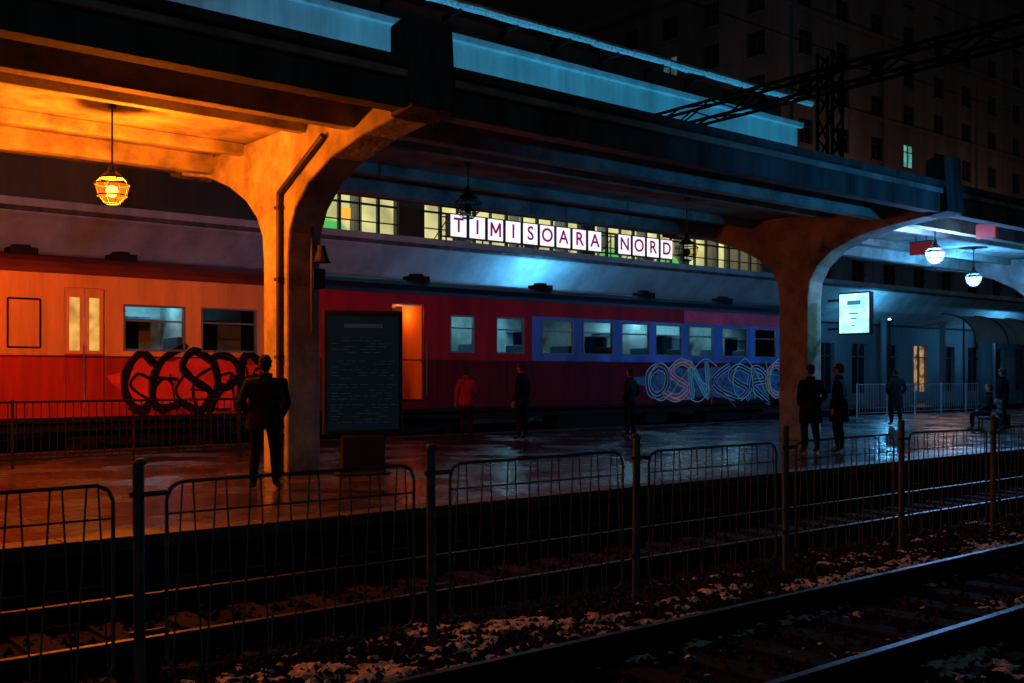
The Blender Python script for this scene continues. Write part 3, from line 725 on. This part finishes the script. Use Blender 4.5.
# ------------------------------------------------------------------ people
M_skin=mat('skin',(.30,.17,.12),.6,var=.1,bump=0)
def person(name,loc,yaw,h=1.75,jacket=(.02,.02,.025),trous=(.015,.017,.025),hair=(.02,.015,.01),pose='pockets',hat=None,legs='apart',pack=False,coat=.84,bag=False,wide=1.):
    e=empty(name,loc); e.rotation_euler=(0,0,yaw); e.scale=(h/1.75,)*3
    mj=mat('jacket',jacket,.85,var=.25,scale=9,bump=.5,bscale=18,spec=.12); mt=mat('trousers',trous,.9,var=.3,bump=.3,spec=.1); mh=mat('hair',hair,.8,var=.3,bump=.5,bscale=90,spec=.2); ms=mat('shoes',(.02,.02,.02),.5)
    V=[];E=[];R=[]
    def v(p,r,par=None):
        V.append(p);R.append(r if isinstance(r,tuple) else (r,r))
        if par is not None: E.append((par,len(V)-1))
        return len(V)-1
    sit = pose=='sit'
    pz=.52 if sit else .95; dz=pz-.95
    pel=v((0,0,pz),(.165*wide,.125)); sp=v((0,.01,1.13+dz),(.155*wide,.12),pel); ch=v((0,0,1.33+dz),(.175*wide,.125),sp); nb=v((0,-.01,1.465+dz),(.085,.075),ch); nk=v((0,.01,1.545+dz),(.055,.055),nb)
    dl=.11 if legs=='apart' else .07
    for s in (-1,1):
        if sit:
            hp=v((s*.1,.04,pz-.03),.105,pel); kn=v((s*.14,.44,.5),.075,hp); mk=v((s*.14,.46,.28),.06,kn); an=v((s*.14,.45,.09),.045,mk); v((s*.15,.58,.05),(.045,.035),an)
        else:
            off = {'apart':0.0,'walk':.17*s,'together':0.0}[legs]
            hp=v((s*.095,0,.87),.1,pel); kn=v((s*(dl+.02),.03+off*.6,.49),.078,hp); mk=v((s*(dl+.03),-.01+off*.8,.32),.072,kn); an=v((s*(dl+.04),-.02+off,.09),.055,mk); v((s*(dl+.06),.13+off,.045),(.046,.035),an)
        sh=v((s*.175*wide,-.01,1.41+dz),.075,ch)
        if pose=='pockets': el=(s*.30,-.07,1.14); wr=(s*.21,.09,.96)
        elif pose=='down': el=(s*.25,-.03,1.13); wr=(s*.26,.05,.88)
        elif pose=='phone': el=(s*.24,.02,1.13); wr=(s*.12,.24,1.2) if s>0 else (s*.26,.05,.88); 
        else: el=(s*.25,.06,1.15+dz); wr=(s*.15,.30,1.0+dz)
        if pose=='phone' and s<0: el=(s*.25,-.03,1.13)
        el_i=v(el,.062,sh); fm=v(tuple((Vector(el)*.5+Vector(wr)*.5)),.054,el_i); v(wr,.04,fm)
        if pose!='pockets':
            hb=MB(); w=Vector(wr); d=(Vector(wr)-Vector(el)).normalized(); side=Vector((0,1,0)) if abs(d.y)<.7 else Vector((1,0,0)); side=(side-d*side.dot(d)).normalized(); nrm=d.cross(side)
            hb.cyl(w,w+d*.045,.028,M_skin,8,.035); hb.cyl(w+d*.045,w+d*.09,.035,M_skin,8,.033)
            for k,(o_,l_) in enumerate(((-.027,.062),(-.009,.075),(.009,.07),(.026,.055))):
                a=w+d*.085+side*o_; m_=a+d*l_*.5+nrm*(-s)*.006; t_=m_+d*l_*.42+nrm*(-s)*.022
                hb.cyl(a,m_,.0095,M_skin,6,.0085); hb.cyl(m_,t_,.0085,M_skin,6,.0065)
            a=w+d*.03+side*.03; m_=a+d*.03+side*.022; t_=m_+d*.03+side*.004; hb.cyl(a,m_,.011,M_skin,6,.0095); hb.cyl(m_,t_,.0095,M_skin,6,.007)
            hb.obj('hand',e,smooth=True)
    me=bpy.data.meshes.new('body'); me.from_pydata(V,E,[]); o=bpy.data.objects.new('tmp',me); C.objects.link(o)
    o.modifiers.new('skin','SKIN'); sd=o.modifiers.new('sub','SUBSURF'); sd.levels=2; sd.render_levels=2
    for i,sv in enumerate(me.skin_vertices[0].data): sv.radius=R[i]; sv.use_root=(i==0)
    bpy.context.view_layer.update()
    m2_=bpy.data.meshes.new_from_object(o.evaluated_get(bpy.context.evaluated_depsgraph_get())); bpy.data.objects.remove(o)
    m2_.materials.clear()
    for m in (mj,mt,ms,M_skin): m2_.materials.append(m)
    for p in m2_.polygons:
        c=p.center; p.use_smooth=True
        if c.z>1.5+dz and abs(c.x)<.1: p.material_index=3
        elif c.z<.11: p.material_index=2
        elif sit and (c.z<pz-.0 and (c.y>.12 )) and c.z<.66: p.material_index=1
        elif not sit and c.z<.9 and abs(c.x)<.2: p.material_index=1
        else: p.material_index=0
    bo=bpy.data.objects.new('body',m2_); C.objects.link(bo); bo.parent=e
    b=MB()
    b.lathe((0,0,dz),[(.085,1.46),(.10,1.50),(.095,1.535),(.08,1.53)],mj,16,1,.9)
    if not sit: b.lathe((0,.0,0),[(.20*wide,coat),(.205*wide,coat+.03),(.19*wide,.98),(.17*wide,1.06)],mj,20,1,.76); b.lathe((0,0,0),[(.20*wide,coat),(.17*wide,coat+.02)],mj,20,1,.76)
    if pack: b.lathe((0,-.2,1.0),[(.01,-.02),(.13,0),(.155,.1),(.15,.3),(.11,.42),(.01,.45)],mat('backpack',(.02,.022,.03),.7),14,1,.6)
    b.obj('jacket_details',e,smooth=True)
    hz=1.645+dz; b=MB()
    b.lathe((0,.02,hz),[(.001,-.122),(.035,-.115),(.052,-.09),(.063,-.05),(.072,0),(.074,.04),(.066,.085),(.04,.112),(.001,.12)],M_skin,16,1,1.22)
    b.cyl((0,.105,hz+.01),(0,.128,hz-.028),.009,M_skin,6,.014); b.box(-.022,.022,.095,.102,hz-.062,hz-.052,mat('lips',(.3,.12,.1),.5))
    for s in (-1,1):
        b.ball((s*.076,.01,hz-.01),.026,M_skin,8,.4,.8,1.1); b.ball((s*.028,.098,hz+.008),.011,mat('eye',(.6,.6,.6),.2),8); b.ball((s*.028,.107,hz+.008),.005,M_black,6); b.box(s*.028-.016,s*.028+.016,.098,.106,hz+.026,hz+.032,mh)
    b.obj('head',e,smooth=True)
    b=MB(); hm=mat('hat',hat,.9,bump=.5,bscale=120,spec=.2) if hat else mh
    b.lathe((0,-.005,hz),[(.055,-.07),(.074,-.03),(.083,.035),(.078,.085),(.05,.122),(.001,.134)],hm,16,1,1.18)
    if hat: b.lathe((0,.01,hz),[(.083,.02),(.089,.025),(.088,.055),(.082,.06)],hm,16,1,1.2)
    b.obj('hat' if hat else 'hair',e,smooth=True)
    if bag:
        b=MB(); mb_=mat('bag',(.03,.025,.03),.6); b.prism([(-.2,.0),(.2,.0),(.22,.08),(.2,.42),(-.2,.42),(-.22,.08)],'y',.0,.2,mb_); b.cyl((-.1,.1,.42),(-.1,.1,.9),.01,M_dark); b.cyl((.1,.1,.42),(.1,.1,.9),.01,M_dark); b.cyl((-.1,.1,.9),(.1,.1,.9),.015,M_dark)
        o=b.obj('suitcase',e,bevel=.03); o.location=(.5,.1,0)
    return e
R_=math.radians
dk=dict(jacket=(.008,.008,.01),trous=(.006,.006,.008))
person('man',(6.5,13.1,0),R_(-38),1.80,(.010,.010,.013),(.006,.007,.009),pose='pockets',coat=.80,wide=1.25,hat=(.015,.015,.017))
person('woman',(15.75,20.8,0),R_(-30),1.72,(.30,.012,.025),(.012,.012,.02),pose='phone',coat=.82,hair=(.03,.015,.01),legs='together')
person('man',(16.2,19.2,0),R_(20),1.82,hat=(.02,.02,.02),pose='down',**dk)
person('man',(17.75,12.2,0),R_(-20),1.74,hat=(.02,.02,.02),pose='pockets',coat=.6,wide=1.2,**dk)
person('man',(18.35,11.95,0),R_(20),1.76,pose='down',coat=.62,wide=1.2,hat=(.02,.02,.02),**dk)
person('woman',(29.6,17.3,0),R_(-30),1.74,hat=(.02,.015,.01),pose='pockets',coat=.55,wide=1.15,**dk)
person('man',(30.0,14.2,0),R_(0),1.72,pose='down',bag=True,hat=(.02,.02,.02),**dk)
person('man',(19.3,18.6,0),R_(10),1.70,pose='pockets',**dk)
person('woman',(28.9,14.05,0),R_(30),1.7,pose='sit',**dk)
e=empty('platform_bench',(28.9,14.05,0)); e.rotation_euler=(0,0,R_(30)); b=MB()
for i in range(4): b.box(-.75,.75,-.2+.13*i,-.1+.13*i,.37,.41,M_frame)
for i in range(3): b.box(-.75,.75,-.27,-.24,.5+.13*i,.6+.13*i,M_frame)
for x in (-.65,.65): b.box(x-.03,x+.03,-.27,.28,.32,.368,M_dark); b.box(x-.03,x+.03,-.25,-.2,0,.32,M_dark); b.box(x-.03,x+.03,.2,.25,0,.32,M_dark); b.box(x-.03,x+.03,-.30,-.272,.32,.9,M_dark)
b.obj('bench',e,bevel=.005)

# ------------------------------------------------------------------ sky, sun, camera
w=bpy.data.worlds.new('World'); scene.world=w; w.use_nodes=True; t=w.node_tree; bg=t.nodes['Background']
sky=t.nodes.new('ShaderNodeTexSky'); sky.sky_type='NISHITA'; sky.sun_disc=False; sky.sun_elevation=R_(-4); sky.sun_rotation=R_(200)
t.links.new(sky.outputs[0],bg.inputs[0]); bg.inputs[1].default_value=.08
s=light('moon_sun','SUN',(0,-10,30),(.38,.85,1.),.058,angle=R_(8)); s.rotation_euler=(R_(52),0,R_(-35))
cam=bpy.data.cameras.new('cam'); co=bpy.data.objects.new('camera',cam); C.objects.link(co); co.location=(0,0,1.55)
co.rotation_euler=(math.pi/2,0,math.atan2(1268,1050)-math.pi/2); cam.sensor_width=36; cam.lens=36*1050/1024; cam.shift_y=.0327; cam.clip_start=.05; cam.clip_end=3000
scene.camera=co
scene.view_settings.view_transform='Standard'; scene.view_settings.look='None'; scene.view_settings.exposure=0
